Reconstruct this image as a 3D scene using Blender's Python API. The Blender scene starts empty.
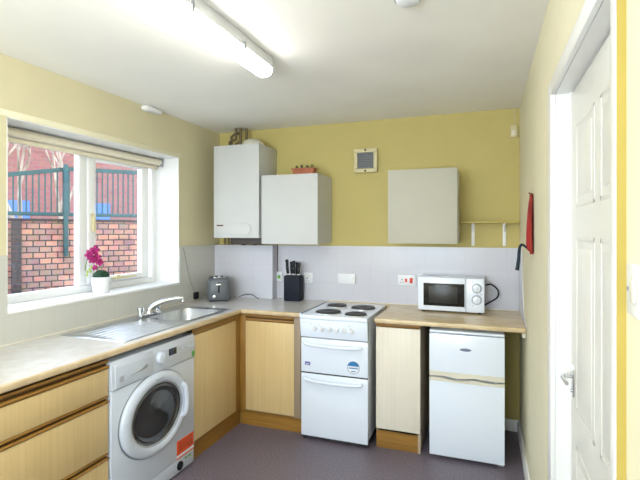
import bpy, bmesh, math, random
from mathutils import Vector, Matrix
random.seed(7)
S = bpy.context.scene
COL = S.collection
R = math.radians

# ------------------------------------------------------------------ camera
cam = bpy.data.cameras.new('camera'); co = bpy.data.objects.new('camera', cam); COL.objects.link(co)
co.location = (0, 0, 1.5); co.rotation_euler = (R(90), 0, R(20.06))
cam.sensor_width = 36; cam.lens = 454 / 640 * 36; cam.shift_y = -9.1 / 640; cam.clip_start = .02
S.camera = co
S.view_settings.view_transform = 'Standard'; S.view_settings.look = 'None'
S.view_settings.gamma = 1; S.view_settings.use_curve_mapping = False
S.view_settings.exposure = 1.14

# ------------------------------------------------------------------ sky and light
w = bpy.data.worlds.new('sky'); S.world = w; w.use_nodes = True
nt = w.node_tree; bg = nt.nodes['Background']
tc = nt.nodes.new('ShaderNodeTexCoord'); sep = nt.nodes.new('ShaderNodeSeparateXYZ'); rp = nt.nodes.new('ShaderNodeValToRGB')
nt.links.new(tc.outputs['Generated'], sep.inputs[0]); nt.links.new(sep.outputs['Z'], rp.inputs[0]); nt.links.new(rp.outputs[0], bg.inputs[0])
rp.color_ramp.elements[0].position = 0; rp.color_ramp.elements[0].color = (.92, .95, 1, 1)
rp.color_ramp.elements[1].position = .6; rp.color_ramp.elements[1].color = (.62, .78, 1, 1)
bg.inputs[1].default_value = 2.4

def area(name, loc, rot, sx, sy, power, col):
    l = bpy.data.lights.new(name, 'AREA'); l.shape = 'RECTANGLE'; l.size = sx; l.size_y = sy; l.energy = power; l.color = col
    o = bpy.data.objects.new(name, l); COL.objects.link(o); o.location = loc; o.rotation_euler = rot; return o
# unseen lamp added behind the camera to brighten the room and ceiling
area('rear_fill', (-1.05, -1.55, 1.5), (R(124), 0, 0), 1.7, 1.2, 46, (.78, .90, 1))
TUBE = 11.5

# ------------------------------------------------------------------ materials
def mat(name, col, rough=.5, metal=0, spec=.5, col2=None, scale=(8, 8, 8), detail=4, lo=.35, hi=.65, bump=0, bscale=None, coat=0, emit=None, trans=0, alpha=1):
    m = bpy.data.materials.new(name); m.use_nodes = True; n = m.node_tree; b = n.nodes['Principled BSDF']
    b.inputs['Roughness'].default_value = rough; b.inputs['Metallic'].default_value = metal
    b.inputs['Specular IOR Level'].default_value = spec; b.inputs['Coat Weight'].default_value = coat
    b.inputs['Base Color'].default_value = (*col, 1)
    b.inputs['Transmission Weight'].default_value = trans
    if emit: b.inputs['Emission Color'].default_value = (*emit[0], 1); b.inputs['Emission Strength'].default_value = emit[1]
    t = n.nodes.new('ShaderNodeTexCoord'); mp = n.nodes.new('ShaderNodeMapping'); mp.inputs['Scale'].default_value = scale
    nz = n.nodes.new('ShaderNodeTexNoise'); nz.inputs['Scale'].default_value = 1; nz.inputs['Detail'].default_value = detail
    n.links.new(t.outputs['Object'], mp.inputs[0]); n.links.new(mp.outputs[0], nz.inputs[0])
    if col2 is None: col2 = tuple(c * .955 for c in col)
    r = n.nodes.new('ShaderNodeValToRGB'); e = r.color_ramp.elements
    e[0].position = lo; e[0].color = (*col2, 1); e[1].position = hi; e[1].color = (*col, 1)
    n.links.new(nz.outputs['Fac'], r.inputs[0]); n.links.new(r.outputs[0], b.inputs['Base Color'])
    if bump:
        bu = n.nodes.new('ShaderNodeBump'); bu.inputs['Strength'].default_value = bump; bu.inputs['Distance'].default_value = .002
        n.links.new(nz.outputs['Fac'], bu.inputs['Height']); n.links.new(bu.outputs[0], b.inputs['Normal'])
    return m

def brickmat(name, c1, c2, cm, bw, rh, ms, axis, rough=.6, bias=0, offset=.5, bump=.3, rot=0):
    m = bpy.data.materials.new(name); m.use_nodes = True; n = m.node_tree; b = n.nodes['Principled BSDF']
    b.inputs['Roughness'].default_value = rough
    t = n.nodes.new('ShaderNodeTexCoord'); mr = n.nodes.new('ShaderNodeMapping'); mr.inputs['Rotation'].default_value = (0, 0, rot)
    sp = n.nodes.new('ShaderNodeSeparateXYZ'); cb = n.nodes.new('ShaderNodeCombineXYZ')
    n.links.new(t.outputs['Object'], mr.inputs[0]); n.links.new(mr.outputs[0], sp.inputs[0])
    n.links.new(sp.outputs['X' if axis == 'x' else 'Y'], cb.inputs[0]); n.links.new(sp.outputs['Z'], cb.inputs[1])
    br = n.nodes.new('ShaderNodeTexBrick'); br.offset = offset
    br.inputs['Scale'].default_value = 1; br.inputs['Brick Width'].default_value = bw; br.inputs['Row Height'].default_value = rh
    br.inputs['Mortar Size'].default_value = ms; br.inputs['Mortar Smooth'].default_value = .2; br.inputs['Bias'].default_value = bias
    br.inputs['Color1'].default_value = (*c1, 1); br.inputs['Color2'].default_value = (*c2, 1); br.inputs['Mortar'].default_value = (*cm, 1)
    n.links.new(cb.outputs[0], br.inputs[0])
    nz = n.nodes.new('ShaderNodeTexNoise'); nz.inputs['Scale'].default_value = 9 if bump else 2
    n.links.new(t.outputs['Object'], nz.inputs[0])
    mx = n.nodes.new('ShaderNodeMix'); mx.data_type = 'RGBA'; mx.blend_type = 'MULTIPLY'; mx.inputs['Factor'].default_value = .6 if bump else .04
    n.links.new(br.outputs[0], mx.inputs['A']); n.links.new(nz.outputs['Color'], mx.inputs['B']); n.links.new(mx.outputs['Result'], b.inputs['Base Color'])
    if bump:
        bu = n.nodes.new('ShaderNodeBump'); bu.inputs['Strength'].default_value = bump; bu.inputs['Distance'].default_value = .01; bu.invert = True
        n.links.new(br.outputs['Fac'], bu.inputs['Height']); n.links.new(bu.outputs[0], b.inputs['Normal'])
    return m

M = dict(
 wall_lit=mat('wall_lit', (.80, .755, .55), .6, scale=(3, 3, 3), spec=.3),  # same yellow wall paint, paled for the faces turned to the window
 wall_left=mat('wall_left', (.66, .60, .39), .6, scale=(3, 3, 3), spec=.3),  # same wall paint, medium tone averaging its light and shaded parts
 wall_shaded=mat('wall_shaded', (.56, .465, .17), .6, scale=(3, 3, 3), spec=.3),  # same wall paint, deepened because the back wall is in shade
 ceiling=mat('ceiling_white', (.94, .925, .875), .8, scale=(2, 2, 2), spec=.2),
 gloss=mat('white_gloss', (.84, .84, .82), .3, scale=(3, 3, 3), col2=(.82, .82, .80)),
 cabwhite=mat('cabinet_white', (.57, .575, .565), .55, scale=(3, 3, 3), col2=(.555, .56, .545)),
 cabcream=mat('cabinet_cream_white', (.50, .485, .40), .6, scale=(3, 3, 3), col2=(.485, .47, .385)),
 doorpaint=mat('door_paint', (.72, .71, .66), .32, scale=(3, 3, 3), col2=(.71, .70, .65)),
 upvc=mat('white_plastic_frame', (.88, .88, .87), .3, scale=(3, 3, 3)),
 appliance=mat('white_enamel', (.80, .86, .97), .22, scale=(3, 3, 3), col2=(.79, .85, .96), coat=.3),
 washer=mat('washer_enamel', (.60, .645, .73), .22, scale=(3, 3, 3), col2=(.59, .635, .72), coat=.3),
 appliance2=mat('white_plastic', (.78, .79, .82), .35, scale=(3, 3, 3), col2=(.76, .77, .80)),
 cream=mat('cream_plastic', (.74, .70, .58), .4),
 beigemetal=mat('beige_plastic', (.66, .58, .34), .45),
 vinyl=mat('grey_vinyl', (.205, .170, .215), .42, scale=(90, 90, 90), col2=(.110, .090, .113), lo=.3, hi=.7, spec=.5),
 door=mat('pale_wood_laminate', (.68, .50, .245), .42, scale=(60, 60, 1.4), col2=(.63, .455, .215), spec=.4),
 doorR=mat('cream_wood_laminate', (.80, .745, .65), .42, scale=(60, 60, 1.4), col2=(.765, .70, .59), spec=.4),
 oakh=mat('oak_trim', (.34, .17, .028), .4, scale=(50, 3, 60), col2=(.24, .11, .015)),
 oakx=mat('oak_trim_long', (.35, .175, .030), .4, scale=(3, 50, 60), col2=(.24, .115, .017)),
 oakdark=mat('dark_oak_groove', (.10, .045, .010), .5, scale=(30, 30, 30)),
 side=mat('carcass_side', (.42, .34, .24), .5, scale=(40, 40, 2)),
 wtL=mat('glare_marble_laminate', (.64, .625, .61), .28, scale=(16, 16, 16), col2=(.55, .52, .48), detail=8, coat=.2),  # beige laminate whitened: window glare is mixed into the colour
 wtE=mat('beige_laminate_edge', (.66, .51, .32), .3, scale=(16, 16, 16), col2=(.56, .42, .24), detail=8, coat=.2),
 wtR=mat('beige_marble_laminate', (.72, .58, .37), .3, scale=(9, 22, 16), col2=(.56, .42, .22), detail=9, coat=.2),
 steel=mat('brushed_steel', (.62, .63, .65), .28, 1, scale=(6, 90, 6), col2=(.50, .51, .53)),
 chrome=mat('chrome', (.72, .73, .75), .14, 1),
 alu=mat('aluminium', (.58, .59, .60), .35, 1),
 black=mat('black_plastic', (.010, .011, .013), .5, spec=.25),
 navy=mat('knife_block_black', (.010, .013, .024), .6, spec=.2),
 rubber=mat('dark_rubber', (.03, .03, .032), .7),
 hot=mat('black_iron_hotplate', (.045, .043, .05), .55, scale=(30, 30, 30)),
 glassdark=mat('dark_glass', (.010, .010, .012), .16, spec=.35),
 drum=mat('drum_steel', (.28, .28, .27), .35, 1, scale=(4, 4, 4), col2=(.1, .1, .1)),
 doorglass=mat('smoked_door_glass', (.05, .05, .045), .07, coat=.7, scale=(5, 5, 5), col2=(.02, .02, .02)),
 greyt=mat('grey_toaster_shell', (.11, .12, .135), .35, scale=(20, 20, 20)),
 grey=mat('mid_grey', (.30, .31, .33), .5),
 copper=mat('painted_copper_pipe', (.15, .105, .045), .45),
 copperd=mat('dark_pipe', (.06, .045, .04), .5),
 red=mat('red_cloth', (.62, .012, .03), .8, scale=(40, 40, 14), col2=(.36, .008, .015), bump=.4),
 redd=mat('shaded_red_cloth', (.35, .03, .012), .8, scale=(40, 40, 10), col2=(.2, .012, .01)),
 teal=mat('dark_teal_fabric', (.008, .022, .035), .8),
 orange=mat('orange_label', (.80, .10, .02), .5), redsw=mat('red_switch', (.75, .05, .02), .4),
 ink=mat('dark_ink', (.14, .03, .02), .6), inkb=mat('blue_grey_ink', (.16, .18, .30), .6), greyink=mat('grey_print', (.45, .46, .50), .6),
 blue=mat('blue_sticker', (.02, .20, .48), .4), purple=mat('violet_sticker', (.12, .13, .42), .4),
 paper=mat('white_paper', (.82, .84, .86), .5), green=mat('green_marker', (.12, .42, .06), .5),
 magenta=mat('magenta_petal', (.46, .008, .17), .6, scale=(60, 60, 60), col2=(.25, .004, .10)),
 leaf=mat('dark_green_moss', (.015, .075, .03), .8, scale=(90, 90, 90), col2=(.006, .03, .015), bump=.6),
 lime=mat('yellow_green_bud', (.40, .55, .08), .6),
 stem=mat('green_stem', (.16, .26, .07), .6),
 ceramic=mat('white_ceramic', (.86, .86, .87), .25, coat=.3),
 terra=mat('terracotta', (.50, .17, .085), .7, scale=(20, 20, 20), col2=(.40, .12, .06)),
 soil=mat('soil', (.05, .03, .02), .9), cactus=mat('cactus_green', (.09, .11, .035), .7, scale=(60, 60, 60)),
 blind=mat('cream_blind_fabric', (.78, .71, .55), .7, scale=(30, 30, 30)),
 railing=mat('teal_green_paint', (.010, .070, .072), .5, scale=(10, 10, 10), col2=(.008, .052, .058)),
 paving=mat('grey_concrete', (.22, .21, .20), .9, scale=(3, 3, 3), col2=(.16, .155, .15)),
 roof=mat('red_roof_tiles', (.22, .085, .08), .8, scale=(1, 1, 6), col2=(.16, .06, .06)),
 bluedoor=mat('blue_door', (.07, .17, .48), .6),
 bark=mat('pale_bark', (.52, .42, .33), .9, scale=(10, 10, 3), col2=(.2, .15, .12)),
 yleaf=mat('yellow_autumn_leaves', (.34, .26, .05), .8, scale=(4, 4, 4), col2=(.24, .14, .05)),
 tube=mat('lit_diffuser', (.9, .9, .85), .4, emit=((1.0, .965, .90), TUBE)),
 steelblade=mat('knife_steel', (.6, .6, .62), .25, 1),
 display=mat('dark_display', (.02, .022, .035), .15),
 brick=brickmat('red_brick', (.66, .29, .19), (.33, .20, .17), (.05, .042, .045), .17, .093, .010, 'x', .8),
 brickd=brickmat('dark_brick', (.09, .045, .04), (.06, .04, .04), (.03, .03, .03), .225, .075, .011, 'x', .8),
 brickfar=brickmat('far_red_brick', (.46, .17, .15), (.38, .14, .13), (.34, .2, .19), .45, .15, .02, 'x', .8),
 tileback=brickmat('white_tile_back', (.60, .60, .66), (.59, .59, .65), (.56, .56, .61), .15, .15, .0022, 'x', .25, offset=0, bump=0),
 tileleft=brickmat('white_tile_left', (.58, .57, .52), (.57, .56, .51), (.54, .53, .48), .15, .15, .0022, 'y', .25, offset=0, bump=0),
)
gl = bpy.data.materials.new('window_glass'); gl.use_nodes = True; n = gl.node_tree; n.nodes.clear()
o_ = n.nodes.new('ShaderNodeOutputMaterial'); mx = n.nodes.new('ShaderNodeMixShader'); tr = n.nodes.new('ShaderNodeBsdfTransparent'); gs = n.nodes.new('ShaderNodeBsdfGlossy')
gs.inputs['Roughness'].default_value = .02; mx.inputs[0].default_value = .06
n.links.new(tr.outputs[0], mx.inputs[1]); n.links.new(gs.outputs[0], mx.inputs[2]); n.links.new(mx.outputs[0], o_.inputs[0]); M['glass'] = gl

# ------------------------------------------------------------------ mesh builder
class MB:
    def __init__(s): s.bm = bmesh.new()
    def _add(s, tmp, mtx=None):
        if mtx is not None: tmp.transform(mtx)
        me = bpy.data.meshes.new('t'); tmp.to_mesh(me); tmp.free(); s.bm.from_mesh(me); bpy.data.meshes.remove(me); return s
    def box(s, x0, x1, y0, y1, z0, z1, b=0, seg=2, mtx=None):
        t = bmesh.new(); bmesh.ops.create_cube(t, size=1)
        for v in t.verts: v.co = Vector(((x0 + x1) / 2 + v.co.x * (x1 - x0), (y0 + y1) / 2 + v.co.y * (y1 - y0), (z0 + z1) / 2 + v.co.z * (z1 - z0)))
        if b: bmesh.ops.bevel(t, geom=t.edges[:], offset=b, segments=seg, affect='EDGES', profile=.5)
        return s._add(t, mtx)
    def cyl(s, p, q, r, r2=None, n=24, b=0):
        p = Vector(p); q = Vector(q); d = q - p; t = bmesh.new()
        bmesh.ops.create_cone(t, cap_ends=True, segments=n, radius1=r, radius2=r if r2 is None else r2, depth=d.length)
        if b: bmesh.ops.bevel(t, geom=[e for e in t.edges if len(e.link_faces) == 2 and any(len(f.verts) > 4 for f in e.link_faces)], offset=b, segments=2, affect='EDGES', profile=.5)
        return s._add(t, Matrix.Translation((p + q) / 2) @ d.to_track_quat('Z', 'Y').to_matrix().to_4x4())
    def lathe(s, prof, n=40, mtx=None, sx=1, sy=1):   # (r, z) profile about local Z
        t = bmesh.new(); rings = []
        for r, z in prof:
            rings.append([t.verts.new((0, 0, z))] if r < 1e-6 else [t.verts.new((sx * r * math.cos(2 * math.pi * i / n), sy * r * math.sin(2 * math.pi * i / n), z)) for i in range(n)])
        for a, b in zip(rings, rings[1:]):
            for i in range(n):
                j = (i + 1) % n
                if len(a) == 1 and len(b) == 1: continue
                if len(a) == 1: t.faces.new((a[0], b[i], b[j]))
                elif len(b) == 1: t.faces.new((a[i], a[j], b[0]))
                else: t.faces.new((a[i], a[j], b[j], b[i]))
        bmesh.ops.recalc_face_normals(t, faces=t.faces[:])
        return s._add(t, mtx)
    def tube(s, pts, r, n=12, smooth=True, sy=1):
        P = [Vector(p) for p in pts]
        if smooth and len(P) > 2:
            Q = []
            for i in range(len(P) - 1):
                a = P[max(i - 1, 0)]; b = P[i]; c = P[i + 1]; d = P[min(i + 2, len(P) - 1)]
                for k in range(6):
                    u = k / 6; Q.append(.5 * ((2 * b) + (c - a) * u + (2 * a - 5 * b + 4 * c - d) * u * u + (3 * b - a - 3 * c + d) * u ** 3))
            Q.append(P[-1]); P = Q
        rr = r if callable(r) else (lambda u: r)
        t = bmesh.new(); rings = []; up = None
        for i, p in enumerate(P):
            d = (P[min(i + 1, len(P) - 1)] - P[max(i - 1, 0)]).normalized()
            if up is None: up = Vector((0, 0, 1)) if abs(d.z) < .9 else Vector((1, 0, 0))
            x = d.cross(up).normalized(); y = x.cross(d).normalized(); up = y
            ra = rr(i / (len(P) - 1))
            rings.append([t.verts.new(p + ra * (math.cos(2 * math.pi * k / n) * x + sy * math.sin(2 * math.pi * k / n) * y)) for k in range(n)])
        for a, b in zip(rings, rings[1:]):
            for k in range(n): t.faces.new((a[k], a[(k + 1) % n], b[(k + 1) % n], b[k]))
        t.faces.new(rings[0][::-1]); t.faces.new(rings[-1])
        bmesh.ops.recalc_face_normals(t, faces=t.faces[:])
        return s._add(t)
    def prism(s, poly, axis, a, b, bev=0):   # poly in the two other axes, extruded a..b
        t = bmesh.new()
        mk = {'x': lambda p, q: (q, p[0], p[1]), 'y': lambda p, q: (p[0], q, p[1]), 'z': lambda p, q: (p[0], p[1], q)}[axis]
        A = [t.verts.new(mk(p, a)) for p in poly]; B = [t.verts.new(mk(p, b)) for p in poly]; n = len(poly)
        t.faces.new(A); t.faces.new(B)
        for i in range(n): t.faces.new((A[i], A[(i + 1) % n], B[(i + 1) % n], B[i]))
        bmesh.ops.recalc_face_normals(t, faces=t.faces[:])
        if bev: bmesh.ops.bevel(t, geom=t.edges[:], offset=bev, segments=2, affect='EDGES', profile=.5)
        return s._add(t)
    def ball(s, c, rx, ry=None, rz=None, n=16, noise=0):
        ry = ry or rx; rz = rz or rx; t = bmesh.new(); bmesh.ops.create_uvsphere(t, u_segments=n, v_segments=max(8, n // 2 + 2), radius=1)
        for v in t.verts:
            k = 1 + noise * (random.random() - .5); v.co = Vector((c[0] + v.co.x * rx * k, c[1] + v.co.y * ry * k, c[2] + v.co.z * rz * k))
        return s._add(t)

def link(name, b, m, parent=None, ang=35):
    me = bpy.data.meshes.new(name); b.bm.to_mesh(me); b.bm.free()
    m = M[m] if isinstance(m, str) else m
    me.materials.append(m)
    o = bpy.data.objects.new(name, me); COL.objects.link(o)
    for p in me.polygons: p.use_smooth = True
    me.set_sharp_from_angle(angle=R(ang))
    if parent is not None:
        root = parent
        while root.parent: root = root.parent
        if root.get('_w', 0):
            me.transform(Matrix.Translation(-root.location))
        o.parent = parent
    return o
def thing(name, label, cat, loc, group=None, world=True, rz=0):
    o = bpy.data.objects.new(name, None); COL.objects.link(o); o.empty_display_size = .05
    o.location = loc; o.rotation_euler = (0, 0, rz); o['label'] = label; o['category'] = cat
    if world: o['_w'] = 1
    if group: o['group'] = group
    return o
def tag(o, label, cat, group=None):
    o['label'] = label; o['category'] = cat
    if group: o['group'] = group
    me = o.data; c = Vector((0, 0, 0)); n = 0
    return o
def struct(o): o['kind'] = 'structure'; return o

XL, XR, YB, YN, CZ, TZ = -2.36, .237, 3.70, -1.6, 2.42, 1.372
WH = .90
# ------------------------------------------------------------------ shell
struct(link('floor', MB().box(XL - .3, XR + .3, YN - .2, YB + .2, -.12, 0), 'vinyl'))
struct(link('ceiling', MB().box(XL - .3, XR + .3, YN - .2, YB + .2, CZ, CZ + .12), 'ceiling'))
struct(link('wall_back', MB().box(XL - .3, XR + .3, YB, YB + .2, 0, CZ), 'wall_shaded'))
WY0, WY1, WZ0, WZ1, WX = 1.672, 3.095, 1.075, 2.10, -2.58
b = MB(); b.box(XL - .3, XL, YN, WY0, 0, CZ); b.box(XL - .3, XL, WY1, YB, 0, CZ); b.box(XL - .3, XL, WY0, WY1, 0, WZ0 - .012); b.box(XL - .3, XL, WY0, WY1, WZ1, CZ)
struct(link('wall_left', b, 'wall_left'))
DY0, DY1, DZ = 1.0, 1.835, 1.993
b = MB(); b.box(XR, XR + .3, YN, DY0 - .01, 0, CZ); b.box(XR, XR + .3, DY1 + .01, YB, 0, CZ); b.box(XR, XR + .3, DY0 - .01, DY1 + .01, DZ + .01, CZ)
struct(link('wall_right', b, 'wall_lit'))
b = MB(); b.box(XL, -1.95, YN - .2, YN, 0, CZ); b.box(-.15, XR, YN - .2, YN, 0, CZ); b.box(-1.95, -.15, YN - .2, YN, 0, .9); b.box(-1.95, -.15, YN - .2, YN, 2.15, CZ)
struct(link('wall_front', b, 'wall_lit'))
# unseen rear window, added so sky light fills the room
r_ = link('fill_window', MB().box(-1.95, -1.89, YN - .12, YN - .05, .9, 2.15, .005).box(-.21, -.15, YN - .12, YN - .05, .9, 2.15, .005).box(-1.89, -.21, YN - .12, YN - .05, .9, .96, .005).box(-1.89, -.21, YN - .12, YN - .05, 2.09, 2.15, .005).box(-1.08, -1.02, YN - .12, YN - .05, .96, 2.09, .005), 'upvc'); struct(r_)
link('pane', MB().box(-1.89, -.21, YN - .09, YN - .082, .96, 2.09), 'glass', r_)

# tiles
b = MB()
b.box(XL, XL + .008, .4, WY0, WH, TZ); b.box(XL, XL + .008, WY0, WY1, WH, WZ0 - .012); b.box(XL, XL + .008, WY1, 3.605, WH, TZ)
struct(link('trim_1', b, 'tileleft'))
BX = -1.762
struct(link('trim_2', MB().box(XL, BX, 3.605, YB, WH, TZ), 'tileback'))
struct(link('trim_3', MB().box(BX, XR, YB - .008, YB, WH, TZ), 'tileback'))
struct(link('trim_4', MB().prism([(YB - .008, WH), (YB - .008, TZ), (3.42, TZ), (3.40, 1.2), (3.28, .98), (3.06, WH)], 'x', XR - .006, XR), 'tileback'))
# skirting
struct(link('baseboard_back', MB().prism([(YB, 0), (YB, .085), (YB - .008, .085), (YB - .016, .07), (YB - .016, 0)], 'x', -.40, XR), 'gloss'))
struct(link('baseboard_right', MB().prism([(XR, 0), (XR, .085), (XR - .008, .085), (XR - .016, .07), (XR - .016, 0)], 'y', 1.93, YB - .016), 'gloss'))
struct(link('trim_5', MB().box(XR - .022, XR, 3.1, YB - .01, .83, .868, .002), 'cream'))

# window 1: frame, casement, sill, reveals
wf = link('window_1', MB().box(WX - .05, WX, WY0, WY0 + .07, WZ0, WZ1, .006).box(WX - .05, WX, 3.035, WY1, WZ0, WZ1, .006)
   .box(WX - .05, WX, WY0 + .07, 3.035, WZ0, 1.128, .006).box(WX - .05, WX, WY0 + .07, 3.035, 2.03, WZ1, .006).box(WX - .05, WX, 2.322, 2.383, 1.128, 2.03, .006), 'upvc'); struct(wf)
cs = link('casement', MB().box(WX - .035, WX + .012, 2.386, 2.452, 1.13, 2.03, .006).box(WX - .035, WX + .012, 2.905, 2.985, 1.13, 2.03, .006)
   .box(WX - .035, WX + .012, 2.452, 2.905, 1.13, 1.172, .006).box(WX - .035, WX + .012, 2.452, 2.905, 1.99, 2.03, .006), 'upvc', wf)
link('pane', MB().box(WX - .020, WX - .014, 2.445, 2.91, 1.165, 2.0), 'glass', cs)
link('pane', MB().box(WX - .026, WX - .020, WY0 + .065, 2.33, 1.12, 2.04), 'glass', wf)
hh = link('handle', MB().box(WX + .018, WX + .028, 2.40, 2.425, 1.50, 1.62, .004).box(WX + .028, WX + .045, 2.402, 2.423, 1.49, 1.60, .006), 'beigemetal', cs); hh['label'] = 'brass-coloured casement fastener'
st = link('stay', MB().box(WX + .018, WX + .03, 2.50, 2.83, 1.148, 1.162, .003).box(WX + .018, WX + .04, 2.62, 2.65, 1.145, 1.175, .003), 'beigemetal', cs); st['label'] = 'brass-coloured casement stay'
sl = link('sill', MB().box(WX, XL + .012, WY0, WY1, WZ0 - .012, WZ0 + .004, .004), 'upvc', wf)
link('reveal', MB().box(WX, XL, WY1 - .006, WY1, WZ0, WZ1).box(WX, XL, WY0, WY0 + .006, WZ0, WZ1).box(WX, XL, WY0, WY1, WZ1 - .005, WZ1), 'gloss', wf)
link('head_trim', MB().box(XL, XL + .006, 1.2, 3.13, WZ1, WZ1 + .035, .002), 'wall_lit', wf)
# roller blind
t = thing('roller_blind', 'rolled-up cream roller blind across the head of the kitchen window', 'blind', (-2.5, 2.4, 2.03))
link('roll', MB().cyl((-2.53, WY0 + .03, 2.062), (-2.53, 3.06, 2.062), .026), 'blind', t)
link('bottom_bar', MB().box(-2.562, -2.54, WY0 + .03, 3.055, 2.005, 2.035, .006), 'blind', t)
link('bracket', MB().box(-2.56, -2.50, 3.062, 3.072, 2.03, 2.093, .002), 'grey', t)
link('bracket', MB().box(-2.56, -2.50, WY0 + .014, WY0 + .024, 2.03, 2.093, .002), 'grey', t)

# right door
d = link('door_1', MB().box(XR, XR + .10, DY1, DY1 + .01, 0, DZ + .01).box(XR, XR + .10, DY0 - .01, DY0, 0, DZ + .01).box(XR, XR + .10, DY0, DY1, DZ, DZ + .01)
   .box(XR + .045, XR + .10, DY1 - .012, DY1, 0, DZ).box(XR + .062, XR + .10, DY0, DY0 + .012, 0, DZ), 'gloss'); struct(d)
a = link('architrave', MB().box(.2215, XR, DY1 + .0, 1.925, 0, DZ + .055, .003).box(.2215, XR, .957, DY0, 0, DZ + .055, .003).box(.2215, XR, DY0, DY1, DZ, DZ + .055, .003), 'gloss', d)
# near architrave's painted outer edge, its yellow deepened to carry shade
e = link('architrave_edge', MB().box(.2222, XR, .9535, .9568, 0, CZ), mat('edge_paint_shaded', (.46, .34, .07), .6), d); e['label'] = 'yellow painted outer edge beside the architrave'
lf = link('door_leaf', MB().box(XR + .048, XR + .088, DY0 + .003, DY1 - .013, .008, DZ - .008, .002), 'doorpaint', d)
pan = MB(); px = XR + .048
for y0, y1 in ((1.10, 1.38), (1.45, 1.72)):
    for z0, z1 in ((.24, .78), (.90, 1.48), (1.58, 1.86)):
        pan.box(px - .0015, px + .004, y0, y1, z0, z0 + .012, .001).box(px - .0015, px + .004, y0, y1, z1 - .012, z1, .001).box(px - .0015, px + .004, y0, y0 + .012, z0, z1, .001).box(px - .0015, px + .004, y1 - .012, y1, z0, z1, .001)
        pan.box(px - .002, px + .004, y0 + .035, y1 - .035, z0 + .035, z1 - .035, .003)
link('door_panels', pan, 'doorpaint', lf)
h = link('door_handle', MB().box(px - .005, px, 1.768, 1.798, .925, 1.04, .003).cyl((px, 1.783, .995), (px - .034, 1.783, .995), .007).tube([(px - .030, 1.783, .995), (px - .036, 1.765, .995), (px - .035, 1.73, .994), (px - .032, 1.70, .992)], .0065).cyl((px, 1.783, .945), (px - .010, 1.783, .945), .006), 'chrome', lf); h['label'] = 'chrome lever handle'

# light switch at the right
t = thing('light_switch', 'white light switch plate at the right edge beside the panelled door', 'switch', (XR, .88, 1.36))
link('plate', MB().box(XR - .008, XR, .835, .923, 1.357, 1.445, .003), 'gloss', t)
k = link('rocker', MB().box(XR - .014, XR - .008, .862, .884, 1.382, 1.422, .003), 'cream', t)
link('screw', MB().cyl((XR - .0095, .911, 1.401), (XR - .0078, .911, 1.401), .004, n=12), 'grey', t)

# red hanging cloth on right wall
t = thing('oven_glove', 'red folded cloth with a dark strap hanging on the right wall near the shelf', 'cloth', (XR, 2.7, 1.38))
b = MB(); ring = []
prof = [(1.69, .010, 2.64, 2.68), (1.66, .016, 2.62, 2.70), (1.60, .020, 2.62, 2.73), (1.50, .024, 2.61, 2.76), (1.42, .026, 2.61, 2.77), (1.395, .020, 2.61, 2.75), (1.385, .008, 2.62, 2.72)]
tt = bmesh.new(); prev = None
for z, th, y0, y1 in prof:
    cur = []
    for i in range(24):
        a_ = 2 * math.pi * i / 24; c_ = math.cos(a_); s_ = math.sin(a_)
        wob = 1 + .16 * math.sin(a_ * 5 + z * 20)
        cur.append(tt.verts.new((XR - .003 - th * (.5 + .5 * c_) * wob, (y0 + y1) / 2 + (y1 - y0) / 2 * s_, z)))
    if prev:
        for i in range(24): tt.faces.new((prev[i], prev[(i + 1) % 24], cur[(i + 1) % 24], cur[i]))
    else: tt.faces.new(cur)
    prev = cur
tt.faces.new(prev); bmesh.ops.recalc_face_normals(tt, faces=tt.faces[:]); b._add(tt)
link('cloth', b, 'red', t, 60)
link('shaded_edge', MB().tube([(XR - .012, 2.63, 1.69), (XR - .016, 2.612, 1.60), (XR - .018, 2.602, 1.5), (XR - .016, 2.602, 1.42), (XR - .012, 2.612, 1.38)], .008, 8), 'redd', t)  # darker red carries the shade on the cloth's side face
s_ = link('strap', MB().tube([(XR - .02, 2.70, 1.40), (XR - .05, 2.70, 1.425), (XR - .064, 2.70, 1.405), (XR - .068, 2.70, 1.35), (XR - .074, 2.70, 1.30), (XR - .076, 2.70, 1.285)], lambda u: .005 + .006 * u, 8), 'teal', t); s_['label'] = 'dark teal strap hanging lower'
link('hook', MB().cyl((XR, 2.66, 1.695), (XR - .018, 2.66, 1.70), .004).ball((XR - .018, 2.66, 1.701), .005), 'oakdark', t)

# sensor top right
t = thing('wall_sensor', 'small beige box sensor with a wire high in the right corner of the back wall', 'sensor', (.2, YB, 2.24))
link('housing', MB().box(.172, .222, YB - .03, YB, 2.20, 2.29, .006), 'beigemetal', t)
link('lens', MB().box(.184, .210, YB - .034, YB - .029, 2.215, 2.25, .003), 'cream', t)
link('wire', MB().tube([(.205, YB - .006, 2.29), (.207, YB - .006, 2.35), (.205, YB - .006, CZ - .002)], .004, 8), 'beigemetal', t)
# junction box on left wall
t = thing('junction_box', 'small white box fixed where the left wall meets the ceiling', 'box', (XL, 2.82, 2.40))
link('housing', MB().box(XL, XL + .055, 2.66, 2.83, 2.385, CZ - .005, .006), 'gloss', t)
link('cover', MB().box(XL + .004, XL + .058, 2.675, 2.815, 2.38, 2.388, .002), 'appliance2', t)
# smoke alarm
t = thing('smoke_alarm', 'round white smoke alarm on the ceiling at the top edge', 'smoke alarm', (-.286, 1.785, CZ))
mt = Matrix.Translation((-.286, 1.785, CZ)) @ Matrix.Rotation(math.pi, 4, 'X')
link('housing', MB().lathe([(0, 0), (.05, 0), (.05, .012), (.044, .026), (.03, .032), (0, .033)], mtx=mt), 'appliance2', t)
link('vent_ring', MB().lathe([(.046, .012), (.052, .012), (.052, .016), (.046, .016)], mtx=mt), 'grey', t)

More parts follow.
